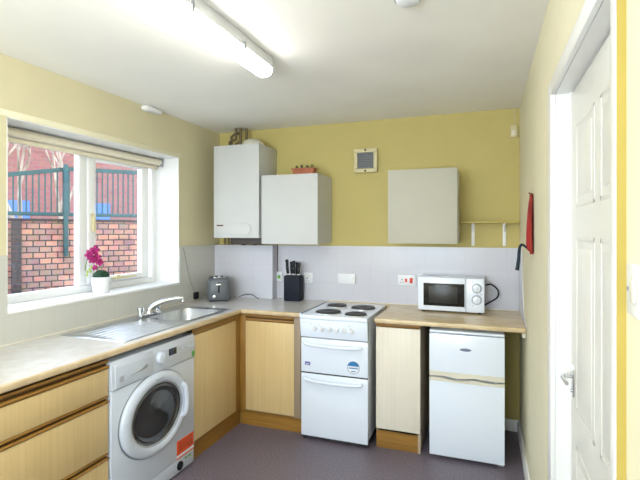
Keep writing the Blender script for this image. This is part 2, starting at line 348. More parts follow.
# strip light
t = thing('strip_light', 'long lit fluorescent strip light on the ceiling', 'ceiling light', (-1.095, 1.42, CZ))
LX, L0, L1 = -1.10, .62, 2.19
link('housing', MB().prism([(LX - .050, CZ), (LX - .060, 2.362), (LX + .045, 2.362), (LX + .040, CZ)], 'y', L0, L1 - .012, .003), 'appliance2', t)
pr = [(LX - .054, 2.3615), (LX - .055, 2.348), (LX - .044, 2.328), (LX - .022, 2.318), (LX + .008, 2.318), (LX + .030, 2.328), (LX + .040, 2.348), (LX + .039, 2.3615)]
link('diffuser', MB().prism(pr, 'y', L0 + .02, L1 - .02, .003), 'tube', t, 60)
for yy0, yy1 in ((L0 - .005, L0 + .019), (L1 - .019, L1)): link('end_cap', MB().prism(pr, 'y', yy0, yy1, .004), 'appliance2', t)
for yy in (1.0, 1.46, 1.86): link('clip', MB().box(LX + .036, LX + .050, yy, yy + .014, 2.340, 2.385, .002), 'grey', t)

# ------------------------------------------------------------------ boiler
t = thing('boiler', 'tall white wall-hung boiler in the back left corner', 'boiler', (-1.98, 3.52, 1.44))
link('casing', MB().box(-2.195, BX, 3.372, YB, 1.442, 2.225, .004), 'cabwhite', t)
f_ = link('front_cover', MB().box(-2.197, BX + .001, 3.35, 3.374, 1.44, 2.227, .006), 'cabwhite', t)
pts = []
for i in range(17): a_ = -math.pi / 2 + math.pi * i / 16; pts.append((-1.885 + .05 * math.cos(a_), 1.517 + .05 * math.sin(a_)))
pts += [(-2.06, 1.567), (-2.06, 1.467)]
link('control_flap', MB().prism(pts, 'y', 3.343, 3.351, .002), 'cabwhite', t)
bl = link('badge', MB().box(-2.165, -2.10, 3.347, 3.351, 1.540, 1.552, .001), 'oakdark', t); bl['label'] = 'small dark maker badge'
link('flue', MB().lathe([(0, 0), (.11, 0), (.105, .03), (.085, .06), (.055, .078), (0, .082)], mtx=Matrix.Translation((-1.93, 3.56, 2.224))), 'cream', t)
for pth in ([(-2.16, 3.55, 2.226), (-2.16, 3.55, 2.30), (-2.10, 3.56, 2.32), (-2.10, 3.56, CZ - .003)],
            [(-2.20 + .02, 3.62, 2.226), (-2.185, 3.62, 2.36), (-2.14, 3.62, 2.385), (-2.10, 3.62, 2.385)],
            [(-2.055, 3.56, 2.226), (-2.055, 3.56, CZ - .003)], [(-2.015, 3.60, 2.226), (-2.015, 3.60, CZ - .003)], [(-2.13, 3.60, 2.226), (-2.13, 3.60, 2.28), (-2.09, 3.6, 2.30)]):
    link('pipe', MB().tube(pth, .012, 10, smooth=False), 'copper', t)
for i, x in enumerate((-2.24, -2.20, -2.165)):
    link('pipe', MB().cyl((x, 3.60, 1.443), (x, 3.60, 1.3725), .010), 'copper', t)
v_ = link('valve_block', MB().box(-2.09, -1.775, 3.44, 3.58, 1.385, 1.443, .008).cyl((-1.99, 3.50, 1.39), (-1.99, 3.50, 1.374), .018).cyl((-1.88, 3.50, 1.39), (-1.88, 3.50, 1.376), .02), 'copperd', t)

# wall cabinets
def wall_cab(x0, x1, z0, z1, label, dm='cabwhite'):
    t = thing('wall_cabinet', label, 'cabinet', ((x0 + x1) / 2, 3.5, z0), 'white wall cabinets')
    b = MB(); b.box(x0 + .001, x0 + .018, 3.37, YB, z0 + .004, z1).box(x1 - .018, x1 - .001, 3.37, YB, z0 + .004, z1).box(x0 + .018, x1 - .018, 3.37, YB, z0 + .004, z0 + .02).box(x0 + .018, x1 - .018, 3.37, YB, z1 - .018, z1).box(x0 + .018, x1 - .018, YB - .02, YB, z0 + .02, z1 - .018)
    link('carcass', b, 'cabwhite', t)
    link('door', MB().box(x0, x1, 3.35, 3.368, z0, z1 + .001, .002), dm, t)
    return t
wall_cab(-1.737, -1.243, 1.392, 1.955, 'square white wall cabinet beside the boiler')
wall_cab(-.684, -.19, 1.407, 1.950, 'white wall cabinet hanging above the microwave', 'cabcream')
# planter
t = thing('planter', 'small terracotta trough planter on top of the cabinet beside the boiler', 'planter', (-1.43, 3.53, 1.957))
link('trough', MB().prism([(-1.53, 2.022), (-1.518, 1.957), (-1.345, 1.957), (-1.333, 2.022)], 'y', 3.50, 3.57, .004).box(-1.536, -1.328, 3.494, 3.576, 2.012, 2.024, .003), 'terra', t)
link('soil', MB().box(-1.522, -1.342, 3.508, 3.562, 2.02, 2.027, .002), 'soil', t)
for i, x in enumerate((-1.50, -1.455, -1.405, -1.36)):
    t2 = tag(link('cactus', MB().lathe([(0, .024), (.009, .021), (.012, .012), (.009, .002), (0, .0)], n=10, mtx=Matrix.Translation((x, 3.535, 2.027)) @ Matrix.Scale(1.0 + .25 * (i % 2), 4, (0, 0, 1))), 'cactus'),
        ('tiny cactus at the left end of the terracotta trough', 'tiny cactus second from left in the terracotta trough', 'tiny cactus second from right in the terracotta trough', 'tiny cactus at the right end of the terracotta trough')[i], 'cactus', 'cacti in the terracotta trough')
# extractor fan
t = thing('extractor_fan', 'square beige extractor fan grille on the yellow back wall', 'vent', (-.93, YB, 1.98))
link('frame', MB().box(-1.035, -.838, 3.655, YB, 1.985, 2.018, .005).box(-1.035, -.838, 3.655, YB, 2.150, 2.183, .005).box(-1.035, -1.005, 3.655, YB, 2.018, 2.150, .005).box(-.868, -.838, 3.655, YB, 2.018, 2.150, .005), 'beigemetal', t)
link('backing', MB().box(-1.005, -.868, 3.68, 3.69, 2.018, 2.150), 'copperd', t)
b = MB()
for i in range(9): b.box(-1.005, -.868, 3.661, 3.668, 2.024 + i * .0143, 2.030 + i * .0143)
for i in range(10): b.box(-1.000 + i * .0138, -.996 + i * .0138, 3.661, 3.668, 2.018, 2.15)
link('grille', b, 'grey', t)
link('pull_tab', MB().box(-.945, -.928, 3.650, 3.66, 1.99, 2.005, .002), 'oakdark', t); link('pull_tab', MB().box(-.945, -.928, 3.650, 3.66, 2.163, 2.178, .002), 'oakdark', t)
# shelf
t = thing('wall_shelf', 'narrow yellow wall shelf on two white brackets between cabinet and right wall', 'shelf', (.03, YB, 1.57))
link('board', MB().box(-.187, XR - .002, 3.60, YB, 1.558, 1.574, .002), mat('shelf_paint', (.50, .40, .10), .5), t)
for x in (-.092, .132):
    link('bracket', MB().box(x - .012, x + .012, YB - .008, YB, 1.385, 1.557, .002).box(x - .008, x + .008, 3.62, YB, 1.547, 1.557, .002).prism([(YB - .006, 1.545), (YB - .06, 1.548), (YB - .006, 1.49)], 'x', x - .004, x + .004), 'gloss', t)

# sockets
def socket(x0, x1, z0, z1, name, label, cat, kind):
    t = thing(name, label, cat, ((x0 + x1) / 2, YB - .008, z0)); y = YB - .008
    link('plate', MB().box(x0, x1, y - .009, y, z0, z1, .003), 'appliance2', t); return t
t = socket(-1.183, -1.028, 1.052, 1.138, 'outlet', 'plain white blank double wall plate above the cooker', 'wall plate', 0)
link('side_clip', MB().box(-1.036, -1.029, YB - .020, YB - .016, 1.055, 1.135, .001), 'cream', t)
for x in (-1.165, -1.05): link('screw', MB().cyl((x, YB - .0185, 1.095), (x, YB - .0165, 1.095), .003, n=10), 'greyink', t)
t = socket(-.672, -.528, 1.056, 1.146, 'cooker_switch', 'white cooker control unit with red switches left of the microwave', 'switch', 0)
r1 = link('switch', MB().box(-.612, -.596, YB - .023, YB - .016, 1.085, 1.115, .002), 'redsw', t); r1['label'] = 'small red switch'
r2 = link('switch', MB().box(-.575, -.552, YB - .025, YB - .016, 1.080, 1.122, .002), 'redsw', t); r2['label'] = 'large red switch'
link('pin_holes', MB().box(-.642, -.636, YB - .0178, YB - .0165, 1.10, 1.112).box(-.654, -.646, YB - .0178, YB - .0165, 1.082, 1.087).box(-.633, -.625, YB - .0178, YB - .0165, 1.082, 1.087), 'black', t)
t = socket(-1.50, -1.416, 1.048, 1.136, 'wall_socket', 'white single wall socket partly behind the knife block', 'socket', 0)
link('rocker', MB().box(-1.445, -1.432, YB - .021, YB - .016, 1.10, 1.12, .002), 'cream', t)
link('pin_holes', MB().box(-1.466, -1.459, YB - .0178, YB - .0165, 1.08, 1.093).box(-1.478, -1.468, YB - .0178, YB - .0165, 1.06, 1.065).box(-1.455, -1.445, YB - .0178, YB - .0165, 1.06, 1.065), 'black', t)
t = socket(-1.757, -1.705, 1.05, 1.135, 'fused_spur', 'small white switch with green marker under the wall cabinet by the pipe boxing', 'switch', 0)
g = link('indicator', MB().box(-1.748, -1.72, YB - .021, YB - .016, 1.075, 1.105, .002), 'green', t)
t = tag(link('wall_cable', MB().tube([(-1.750, YB - .012, 1.39), (-1.752, YB - .012, 1.25), (-1.75, YB - .012, 1.135)], .005, 8), 'oakdark'), 'thin dark cable running down the corner beside the pipe boxing', 'cable')

# ------------------------------------------------------------------ worktops
XF, YF = -1.757, 3.055
def edge(d0, back, z0=.868, z1=WH, r=.010):   # front-rounded profile along outward direction; returns (d,z)
    out = [(back, z0)]
    for i in range(7): a_ = -math.pi / 2 + math.pi / 2 * i / 6; out.append((d0 - r + r * math.cos(a_), z0 + r + r * math.sin(a_)))
    for i in range(7): a_ = math.pi / 2 * i / 6; out.append((d0 - r + r * math.cos(a_), z1 - r + r * math.sin(a_)))
    out.append((back, z1)); return out
HX0, HX1, HY0, HY1 = -2.235, -1.865, 2.485, 2.985
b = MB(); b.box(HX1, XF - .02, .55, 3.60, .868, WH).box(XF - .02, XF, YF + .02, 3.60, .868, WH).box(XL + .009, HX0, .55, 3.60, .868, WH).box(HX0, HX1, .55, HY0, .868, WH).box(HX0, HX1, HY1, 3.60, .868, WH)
t = tag(link('worktop', b, 'wtL'), 'long glare-whitened worktop run under the window holding the sink', 'worktop')
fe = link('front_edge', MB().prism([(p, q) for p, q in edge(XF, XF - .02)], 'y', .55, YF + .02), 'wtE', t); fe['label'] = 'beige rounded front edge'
struct(link('trim_6', MB().box(XL + .008, XL + .014, .55, 3.60, WH, WH + .008, .002), 'cream'))
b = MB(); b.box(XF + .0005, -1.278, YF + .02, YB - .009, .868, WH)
t = tag(link('worktop', b, 'wtL'), 'short glare-whitened worktop between the window run and the cooker, under the knife block', 'worktop')
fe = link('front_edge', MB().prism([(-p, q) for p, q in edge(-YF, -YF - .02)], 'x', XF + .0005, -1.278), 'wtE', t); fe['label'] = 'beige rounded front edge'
ms = link('edge_strip', MB().box(-1.277, -1.268, YF - .002, YB - .02, .866, WH + .0015, .001), 'alu', t); ms['label'] = 'silver metal end strip'
b = MB(); b.prism([(-p, q) for p, q in edge(-YF, -YB + .009)], 'x', -.717, XR - .007)
t = tag(link('worktop', b, 'wtR'), 'beige marbled worktop under the microwave and over the fridge', 'worktop')
struct(link('trim_7', MB().box(-1.26, XR - .007, YB - .014, YB - .008, WH, WH + .008, .002), 'cream'))

struct(link('trim_8', MB().box(-1.266, -.719, 3.628, YB - .009, .868, WH), 'wtR'))
# ------------------------------------------------------------------ base units
def rail_y(b, bd, x, y0, y1, z0, z1):   # handle rail along y, facing +x
    h = z1 - z0
    b.prism([(x - .02, z1), (x, z1), (x + .002, z1 - h * .22), (x - .004, z1 - h * .34), (x - .02, z1 - h * .34)], 'y', y0, y1)
    b.prism([(x - .02, z0), (x, z0), (x + .006, z0 + h * .22), (x + .002, z0 + h * .42), (x - .02, z0 + h * .30)], 'y', y0, y1)
    bd.box(x - .022, x - .016, y0, y1, z0, z1)
t = thing('drawer_unit', 'pale wood drawer unit with oak handle rails left of the washing machine', 'cabinet', (-2.05, 1.3, 0))
X = -1.782
link('carcass', MB().box(-2.34, X - .024, 1.762, 1.780, .12, .866).box(-2.34, X - .024, .78, .798, .12, .866).box(-2.34, X - .024, .798, 1.762, .12, .138).box(-2.34, -2.32, .798, 1.762, .138, .866), 'side', t)
link('plinth', MB().box(-1.852, -1.832, .78, 1.780, 0, .118), 'oakh', t)
for z0, z1, rz in ((.674, .806, .853), (.388, .634, .672), (.125, .348, .386)):
    dr = link('drawer', MB().box(X - .018, X, .782, 1.778, z0, z1, .0015), 'door', t)
    b = MB(); bd = MB(); rail_y(b, bd, X, .782, 1.778, z1 + .001, rz); hr = link('handle_rail', b, 'oakh', dr); hr['label'] = 'oak handle rail'; link('groove', bd, 'oakdark', dr)
t = thing('base_cabinet', 'pale wood base cabinet under the sink bowl, right of the washing machine', 'cabinet', (-2.05, 2.77, 0), 'pale wood base cabinets')
link('carcass', MB().box(-2.34, X - .02, 2.484, 2.498, .12, .740).box(-2.34, X - .02, 3.01, 3.025, .12, .740).box(-2.34, X - .02, 2.498, 3.01, .12, .138), 'side', t)
link('door', MB().box(X - .018, X, 2.492, 3.018, .130, .818, .0015), 'door', t)
link('top_rail', MB().box(X - .018, X - .004, 2.492, 3.018, .822, .866, .002), 'oakh', t)
link('plinth', MB().box(-1.822, -1.802, 2.484, 3.112, 0, .118), 'oakh', t)
t = thing('base_cabinet', 'pale wood corner base cabinet left of the cooker', 'cabinet', (-1.55, 3.35, 0), 'pale wood base cabinets')
Y = 3.08
link('carcass', MB().box(-1.292, -1.276, Y + .01, YB - .01, .12, .866).box(-1.77, -1.292, Y + .02, YB - .01, .12, .138), 'side', t)
link('door', MB().box(-1.733, -1.33, Y, Y + .018, .132, .812, .0015), 'door', t)
b = MB(); b.prism([(Y, .866), (Y - .004, .850), (Y, .843), (Y + .018, .843), (Y + .018, .866)], 'x', -1.733, -1.33).prism([(Y + .018, .813), (Y, .813), (Y - .006, .822), (Y - .002, .832), (Y + .018, .828)], 'x', -1.733, -1.33)
link('handle_rail', b, 'oakx', t); link('groove', MB().box(-1.733, -1.33, Y + .012, Y + .018, .828, .843), 'oakdark', t)
link('corner_post', MB().box(-1.80, -1.734, Y + .001, Y + .02, .122, .866, .001).box(-1.80, -1.782, 3.02, Y, .122, .866, .001), mat('oak_post', (.35, .18, .035), .4, scale=(60, 60, 3), col2=(.25, .12, .02)), t)
link('end_panel', MB().box(-1.329, -1.277, Y + .0, Y + .018, .12, .866, .001), mat('grey_brown_panel', (.33, .25, .17), .5, scale=(40, 40, 2)), t)
link('plinth', MB().box(-1.80, -1.285, 3.115, 3.135, 0, .118), 'oakx', t)
t = thing('base_cabinet', 'narrow cream wood base cabinet between the cooker and the fridge', 'cabinet', (-.56, 3.35, 0), 'pale wood base cabinets')
link('carcass', MB().box(-.714, -.698, Y + .018, YB - .01, .12, .866).box(-.43, -.412, Y + .018, YB - .01, 0, .866).box(-.698, -.43, Y + .02, YB - .01, .12, .138), 'side', t)
link('door', MB().box(-.713, -.412, Y, Y + .018, .140, .838, .0015), 'doorR', t)
link('top_rail', MB().box(-.713, -.412, Y + .004, Y + .018, .842, .867, .002), 'oakx', t)
link('plinth', MB().box(-.714, -.414, 3.10, 3.118, 0, .138), 'oakx', t)

# ------------------------------------------------------------------ sink and tap
t = thing('sink', 'stainless steel inset sink with ridged drainer and bowl', 'sink', (-2.06, 2.47, WH))
sx0, sx1, sy0, sy1 = -2.295, -1.82, 1.93, 3.03
def hgt(x, y):
    z = .0045
    ed = min(x - sx0, sx1 - x, y - sy0, sy1 - y)
    if ed < .012: z *= max(0, ed / .012) ** .5
    elif ed > .022: z = .002
    if 1.97 < y < 2.42 and -2.21 < x < -1.87:
        z = .002 + .003 * max(0, math.sin((x + 2.21) / .34 * math.pi * 14)) * min(1, (y - 1.97) / .03, (2.42 - y) / .03)
    # bowl rounded rectangle distance
    cx, cy, hx, hy, r = -2.035, 2.735, .165, .225, .07
    qx = abs(x - cx) - hx + r; qy = abs(y - cy) - hy + r
    dd = math.hypot(max(qx, 0), max(qy, 0)) + min(max(qx, qy), 0) - r
    if dd < 0:
        u = min(1, -dd / .045); z = .002 - .14 * (1 - (1 - u) ** 2.2) - .006 * min(1, -dd / .15)
    return z
nx, ny = 130, 190; tt = bmesh.new()
G = [[tt.verts.new((sx0 + (sx1 - sx0) * i / nx, sy0 + (sy1 - sy0) * j / ny, WH + .0005 + hgt(sx0 + (sx1 - sx0) * i / nx, sy0 + (sy1 - sy0) * j / ny))) for j in range(ny + 1)] for i in range(nx + 1)]
for i in range(nx):
    for j in range(ny): tt.faces.new((G[i][j], G[i + 1][j], G[i + 1][j + 1], G[i][j + 1]))
link('basin', MB()._add(tt), 'steel', t, 60)
link('waste', MB().lathe([(0, .004), (.02, .004), (.035, .006), (.04, 0)], mtx=Matrix.Translation((-2.035, 2.735, WH - .142))), 'chrome', t)
link('overflow', MB().cyl((-2.183, 2.60, WH - .03), (-2.160, 2.60, WH - .03), .016), 'black', t)
t = thing('mixer_tap', 'chrome mixer tap with two round knobs standing behind the sink', 'tap', (-2.235, 2.60, WH))
link('body', MB().box(-2.262, -2.212, 2.50, 2.70, WH + .003, WH + .022, .008).lathe([(.026, 0), (.024, .03), (.018, .045), (0, .05)], mtx=Matrix.Translation((-2.235, 2.60, WH + .012))), 'chrome', t)
link('spout', MB().tube([(-2.235, 2.60, WH + .04), (-2.21, 2.625, WH + .07), (-2.16, 2.67, WH + .098), (-2.09, 2.73, WH + .112), (-2.06, 2.755, WH + .11)], lambda u: .021 - .005 * u, 14).cyl((-2.063, 2.752, WH + .113), (-2.063, 2.752, WH + .088), .014), 'chrome', t)
for yy in (2.515, 2.685): link('knob', MB().lathe([(.014, 0), (.014, .02), (.022, .026), (.024, .05), (.016, .058), (0, .06)], n=12, mtx=Matrix.Translation((-2.235, yy, WH + .02))), 'chrome', t)

# ------------------------------------------------------------------ washing machine
WX0, y0, y1 = -1.77, 1.786, 2.480
t = thing('washing_machine', 'white front-loading washing machine under the worktop beside the drawers', 'washing machine', (-2.05, 2.13, 0))
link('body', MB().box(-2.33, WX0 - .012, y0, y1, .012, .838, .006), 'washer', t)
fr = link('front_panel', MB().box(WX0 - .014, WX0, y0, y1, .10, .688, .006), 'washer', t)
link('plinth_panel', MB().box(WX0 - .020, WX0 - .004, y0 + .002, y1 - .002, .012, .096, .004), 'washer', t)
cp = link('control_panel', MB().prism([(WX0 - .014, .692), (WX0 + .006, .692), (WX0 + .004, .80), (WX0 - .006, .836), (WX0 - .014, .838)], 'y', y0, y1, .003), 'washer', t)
dd_ = link('detergent_drawer', MB().prism([(WX0, .70), (WX0 + .010, .70), (WX0 + .008, .80), (WX0, .825)], 'y', y0 + .02, y0 + .30, .002), 'washer', t)
link('drawer_grip', MB().prism([(y0 + .115, .735), (y0 + .245, .743), (y0 + .255, .762), (y0 + .235, .762), (y0 + .2, .748)], 'x', WX0 + .006, WX0 + .0115, .001), 'grey', dd_)
lg = link('logo', MB().box(WX0 + .008, WX0 + .0108, y0 + .045, y0 + .075, .722, .752, .001), 'greyink', dd_)
link('dial', MB().cyl((WX0 + .003, 2.15, .768), (WX0 + .028, 2.15, .768), .038, .034, b=.004).box(WX0 + .026, WX0 + .031, 2.147, 2.153, .765, .80, .001), 'washer', t)
link('display', MB().box(WX0 + .003, WX0 + .0065, 2.222, 2.292, .757, .797, .001), 'display', t)
for i in range(5): link('button', MB().cyl((WX0 + .003, 2.325 + .03 * i, .775 - .003 * i), (WX0 + .009, 2.325 + .03 * i, .775 - .003 * i), .007, n=12), 'washer', t)
link('programme_print', MB().box(WX0 + .0045, WX0 + .0062, 2.33, 2.45, .742, .745), 'greyink', t)
es = link('energy_sticker', MB().box(WX0 + .0045, WX0 + .0065, 2.443, 2.474, .70, .73), 'green', t)
# door
dy, dz, ky = 2.115, .462, 1.22
mt = Matrix.Translation((WX0, dy, dz)) @ Matrix.Rotation(R(90), 4, 'Y')   # local z -> +x ; local y -> y ; local x -> -z
dr = link('porthole_door', MB().lathe([(.228, 0), (.230, .012), (.224, .022), (.205, .030), (.188, .029), (.172, .022), (.166, .010), (.166, 0)], n=64, mtx=mt, sy=ky), 'washer', t, 60)
gg = link('door_glass', MB().lathe([(.168, .004), (.15, -.002), (.12, -.006), (.08, -.009), (0, -.010)], n=64, mtx=mt @ Matrix.Translation((0, 0, .012)), sy=ky), 'doorglass', dr, 60)
link('glass_rim', MB().lathe([(.164, .014), (.170, .022), (.175, .023), (.172, .016)], n=64, mtx=mt, sy=ky), 'grey', dr, 60)
link('drum_ring', MB().lathe([(.144, .009), (.149, .0135), (.154, .0135), (.158, .009)], n=64, mtx=mt, sy=ky), 'drum', dr, 60)
link('door_handle', MB().tube([(WX0 + .020, dy + .200, dz + .105), (WX0 + .040, dy + .215, dz + .085), (WX0 + .044, dy + .224, dz), (WX0 + .040, dy + .215, dz - .07), (WX0 + .020, dy + .200, dz - .09)], .012, 12, sy=1.4), 'washer', dr, 60)
link('door_logo', MB().box(WX0 + .026, WX0 + .0305, dy - .035, dy + .035, dz + .193, dz + .199), 'grey', dr)
link('door_gap', MB().lathe([(.229, 0), (.2365, 0), (.2365, .0018), (.229, .0018)], n=64, mtx=mt, sy=ky), 'grey', t)
# label
lb = link('label', MB().box(WX0, WX0 + .002, 2.300, 2.468, .155 - .03, .212, .0004), 'orange', t); lb['label'] = 'orange printed label'
b = MB(); random.seed(3)
for r_i in range(4):
    yy = 2.318
    while yy < 2.44:
        L = random.uniform(.015, .04); b.box(WX0 + .0018, WX0 + .0026, yy, min(yy + L, 2.452), .196 - .016 * r_i, .202 - .016 * r_i); yy += L + .008
link('print', b, 'ink', lb)
link('label_strip', MB().box(WX0, WX0 + .0018, 2.300, 2.468, .110, .124), 'paper', lb)
link('label_strip', MB().box(WX0, WX0 + .002, 2.300, 2.468, .101, .109), 'orange', lb)
link('filter_cap', MB().cyl((WX0 - .006, 2.335, .052), (WX0 + .004, 2.335, .052), .027, n=20, b=.002), 'black', t)
link('rating_print', MB().box(WX0 - .004, WX0 - .003, 2.385, 2.41, .068, .08).box(WX0 - .004, WX0 - .003, 2.42, 2.45, .066, .078), 'green', t)
for yy in (1.83, 2.43):
    for xx in (-2.28, -1.84): link('foot', MB().cyl((xx, yy, 0), (xx, yy, .014), .02), 'rubber', t)

# ------------------------------------------------------------------ cooker
cx0, cx1, cy0, cy1 = -1.254, -.757, 3.034, 3.62
t = thing('cooker', 'white freestanding electric cooker with four black hotplates', 'cooker', (-1.0, 3.3, 0))
link('body', MB().box(cx0 + .002, cx1 - .002, cy0 + .02, cy1, .05, .878, .004), 'appliance', t)
link('hob', MB().box(cx0, cx1, cy0 - .03, cy1, .872, .903, .008), 'appliance', t)
link('control_panel', MB().prism([(cy0 - .006, .742), (cy0 - .026, .872), (cy0 + .03, .872), (cy0 + .03, .742)], 'x', cx0 + .001, cx1 - .001, .003), 'appliance', t)
link('panel_gap', MB().box(cx0 + .004, cx1 - .004, cy0 + .006, cy0 + .02, .730, .745), 'grey', t)
for z0, z1 in ((.487, .732), (.030, .478)):
    d_ = link('oven_door', MB().box(cx0 + .001, cx1 - .001, cy0 - .002, cy0 + .019, z0, z1, .006), 'appliance', t)
    zz = z1 - .03
    link('handle', MB().tube([(cx0 + .03, cy0 - .004, zz), (cx0 + .07, cy0 - .032, zz - .008), (-1.005, cy0 - .04, zz - .014), (cx1 - .075, cy0 - .032, zz - .010), (cx1 - .045, cy0 - .004, zz - .004)], .0125, 10), 'appliance', d_, 60)
    link('door_gap', MB().box(cx0 + .004, cx1 - .004, cy0 + .004, cy0 + .019, z0 - .010, z0 + .001), 'rubber', d_)
link('base_skirt', MB().box(cx0 + .015, cx1 - .015, cy0 + .05, cy1, .0, .052), 'rubber', t)
for xx in (cx0 + .02, cx1 - .02): link('foot', MB().cyl((xx, cy0 + .035, 0), (xx, cy0 + .035, .055), .014), 'rubber', t)
for (x, y, r) in ((-1.11, 3.435, .077), (-.886, 3.40, .092), (-1.083, 3.145, .092), (-.868, 3.118, .077)):
    h_ = link('hotplate', MB().lathe([(r, 0), (r, .010), (r - .006, .013), (.025, .012), (.02, .010), (0, .010)], mtx=Matrix.Translation((x, y, .903))), 'hot', t)
    link('trim_ring', MB().lathe([(r, 0), (r + .007, 0), (r + .006, .004), (r, .005)], mtx=Matrix.Translation((x, y, .903))), 'steel', h_)
for x in (-1.142, -1.087, -1.031, -.978, -.924, -.870):
    k_ = link('knob', MB().cyl((x, cy0 - .014, .808), (x, cy0 - .036, .805), .019, .015, b=.003).box(x - .004, x + .004, cy0 - .047, cy0 - .03, .792, .822, .002), 'appliance2', t)
link('maker_print', MB().box(-1.238, -1.205, cy0 - .0225, cy0 - .018, .848, .854), 'inkb', t)
for x in (-1.165, -1.11, -.885): link('indicator', MB().box(x - .004, x + .004, cy0 - .0215, cy0 - .017, .838, .845), 'grey', t)
s1 = link('sticker', MB().cyl((-.861, cy0 - .002, .553), (-.861, cy0 - .004, .553), .044, n=40), 'paper', t); s1['label'] = 'round blue and white sticker'
pts = [(-.861 + .041 * math.cos(math.pi * (.06 + .88 * i / 16)), .556 + .038 * math.sin(math.pi * (.06 + .88 * i / 16))) for i in range(17)]
link('blue_cap', MB().prism(pts, 'y', cy0 - .0055, cy0 - .0035), 'blue', s1)
link('print', MB().box(-.895, -.827, cy0 - .0052, cy0 - .0035, .545, .552).box(-.876, -.846, cy0 - .0052, cy0 - .0035, .524, .530), 'blue', s1)
b = MB().lathe([(.041, 0), (.044, 0), (.044, .0014), (.041, .0014)], mtx=Matrix.Translation((-.861, cy0 - .004, .553)) @ Matrix.Rotation(R(90), 4, 'X')); link('sticker_rim', b, 'inkb', s1)
s2 = link('sticker', MB().box(-1.222, -1.182, cy0 - .0035, cy0 - .002, .537, .562), 'purple', t); s2['label'] = 'small violet sticker'
link('print', MB().box(-1.215, -1.19, cy0 - .0043, cy0 - .0033, .548, .551).box(-1.215, -1.195, cy0 - .0043, cy0 - .0033, .541, .544), 'paper', s2)

# ------------------------------------------------------------------ fridge freezer
fx0, fx1, fy = -.352, .112, 3.077
t = thing('fridge_freezer', 'small white undercounter fridge freezer under the beige worktop', 'fridge', (-.12, 3.3, 0))
link('body', MB().box(fx0 + .002, fx1 - .002, fy + .045, 3.62, .02, .826, .004), 'appliance2', t)
tp = link('top', MB().box(fx0, fx1, fy + .004, 3.62, .829, .846, .005), 'appliance', t)
link('seal', MB().box(fx0 + .008, fx1 - .008, fy + .038, fy + .046, .03, .824), 'grey', t)
fdoor = link('freezer_door', MB().box(fx0, fx1, fy, fy + .040, .548, .824, .005), 'appliance', t)
door_ = link('fridge_door', MB().box(fx0, fx1, fy, fy + .040, .022, .532, .005), 'appliance', t)
bd_ = link('badge', MB().lathe([(0, .003), (.034, .002), (.036, 0)], mtx=Matrix.Translation((-.123, fy, .730)) @ Matrix.Rotation(R(90), 4, 'X') , sx=1, sy=.27), 'inkb', fdoor); bd_['label'] = 'dark oval maker badge'
# wavy cream handles
def wave(za, zb, amp, ph):
    tt = bmesh.new(); N = 40; rows = []
    for i in range(N + 1):
        u = i / N; x = fx0 + (fx1 - fx0) * u
        z1_ = za + amp * math.sin(u * math.pi * 4 + ph) * math.sin(math.pi * u) ** .5; z0_ = zb
        yo = fy - .012 * math.sin(math.pi * u) ** .4 - .001
        rows.append([tt.verts.new((x, fy + .002, z0_)), tt.verts.new((x, yo, z0_ + .004)), tt.verts.new((x, yo, z1_ - .003)), tt.verts.new((x, fy + .002, z1_))])
    for a, c in zip(rows, rows[1:]):
        for k in range(4): tt.faces.new((a[k], a[(k + 1) % 4], c[(k + 1) % 4], c[k]))
    tt.faces.new(rows[0]); tt.faces.new(rows[-1]); bmesh.ops.recalc_face_normals(tt, faces=tt.faces[:]); return MB()._add(tt)
link('handle', wave(.536, .512, .006, 0), 'cream', door_)
link('handle', wave(.550, .575, .005, 0), 'cream', fdoor)
link('grip_recess', MB().tube([(fx0 + .05, fy - .006, .543), (fx0 + .085, fy - .010, .549), (fx0 + .17, fy - .010, .541)], .004, 8).tube([(-.09, fy - .010, .541), (-.02, fy - .010, .547), (.05, fy - .008, .543)], .004, 8), 'grey', door_)
for xx in (fx0 + .03, fx1 - .03): link('foot', MB().cyl((xx, fy + .06, 0), (xx, fy + .06, .022), .015), 'rubber', t); link('foot', MB().cyl((xx, 3.58, 0), (xx, 3.58, .022), .015), 'rubber', t)
link('hinge', MB().box(fx1 - .04, fx1 - .005, fy + .005, fy + .045, .012, .022, .001), 'grey', t)

# ------------------------------------------------------------------ microwave
t = thing('microwave', 'white microwave oven with two dials on the beige worktop', 'microwave', (-.243, 3.44, WH + .0005), world=False, rz=R(-.6))
w2 = .234; H_ = .258
link('body', MB().box(-w2, w2 - .001, .012, .205, .012, H_, .004), 'appliance', t)
link('door', MB().box(-w2, .105, -.004, .014, .013, H_ - .001, .005), 'appliance', t)
link('door_window', MB().box(-.193, .099, -.0055, -.002, .048, .214, .003), 'glassdark', t)
link('window_mesh', MB().box(-.155, .05, -.0062, -.005, .068, .190, .001), mat('dark_mesh', (.022, .021, .018), .35, scale=(300, 300, 300), col2=(.01, .01, .01)), t)
link('control_panel', MB().box(.109, w2, -.004, .014, .013, H_ - .001, .005), 'appliance', t)
for z in (.188, .105):
    k_ = link('dial', MB().cyl((.182, -.003, z), (.182, -.022, z), .030, .026, n=32, b=.003).box(.178, .186, -.030, -.018, z - .024, z + .024, .002), 'appliance', t)
    link('dial_ring', MB().lathe([(.031, 0), (.035, 0), (.035, .002), (.031, .002)], mtx=Matrix.Translation((.182, -.004, z)) @ Matrix.Rotation(R(90), 4, 'X')), 'grey', k_)
link('print', MB().box(.150, .160, -.0052, -.003, .228, .234).box(.150, .158, -.0052, -.003, .058, .064).box(.205, .215, -.0052, -.003, .145, .149), 'greyink', t)
for xx in (-.2, .2):
    for yy in (.03, .18): link('foot', MB().cyl((xx, yy, 0), (xx, yy, .013), .012), 'rubber', t)
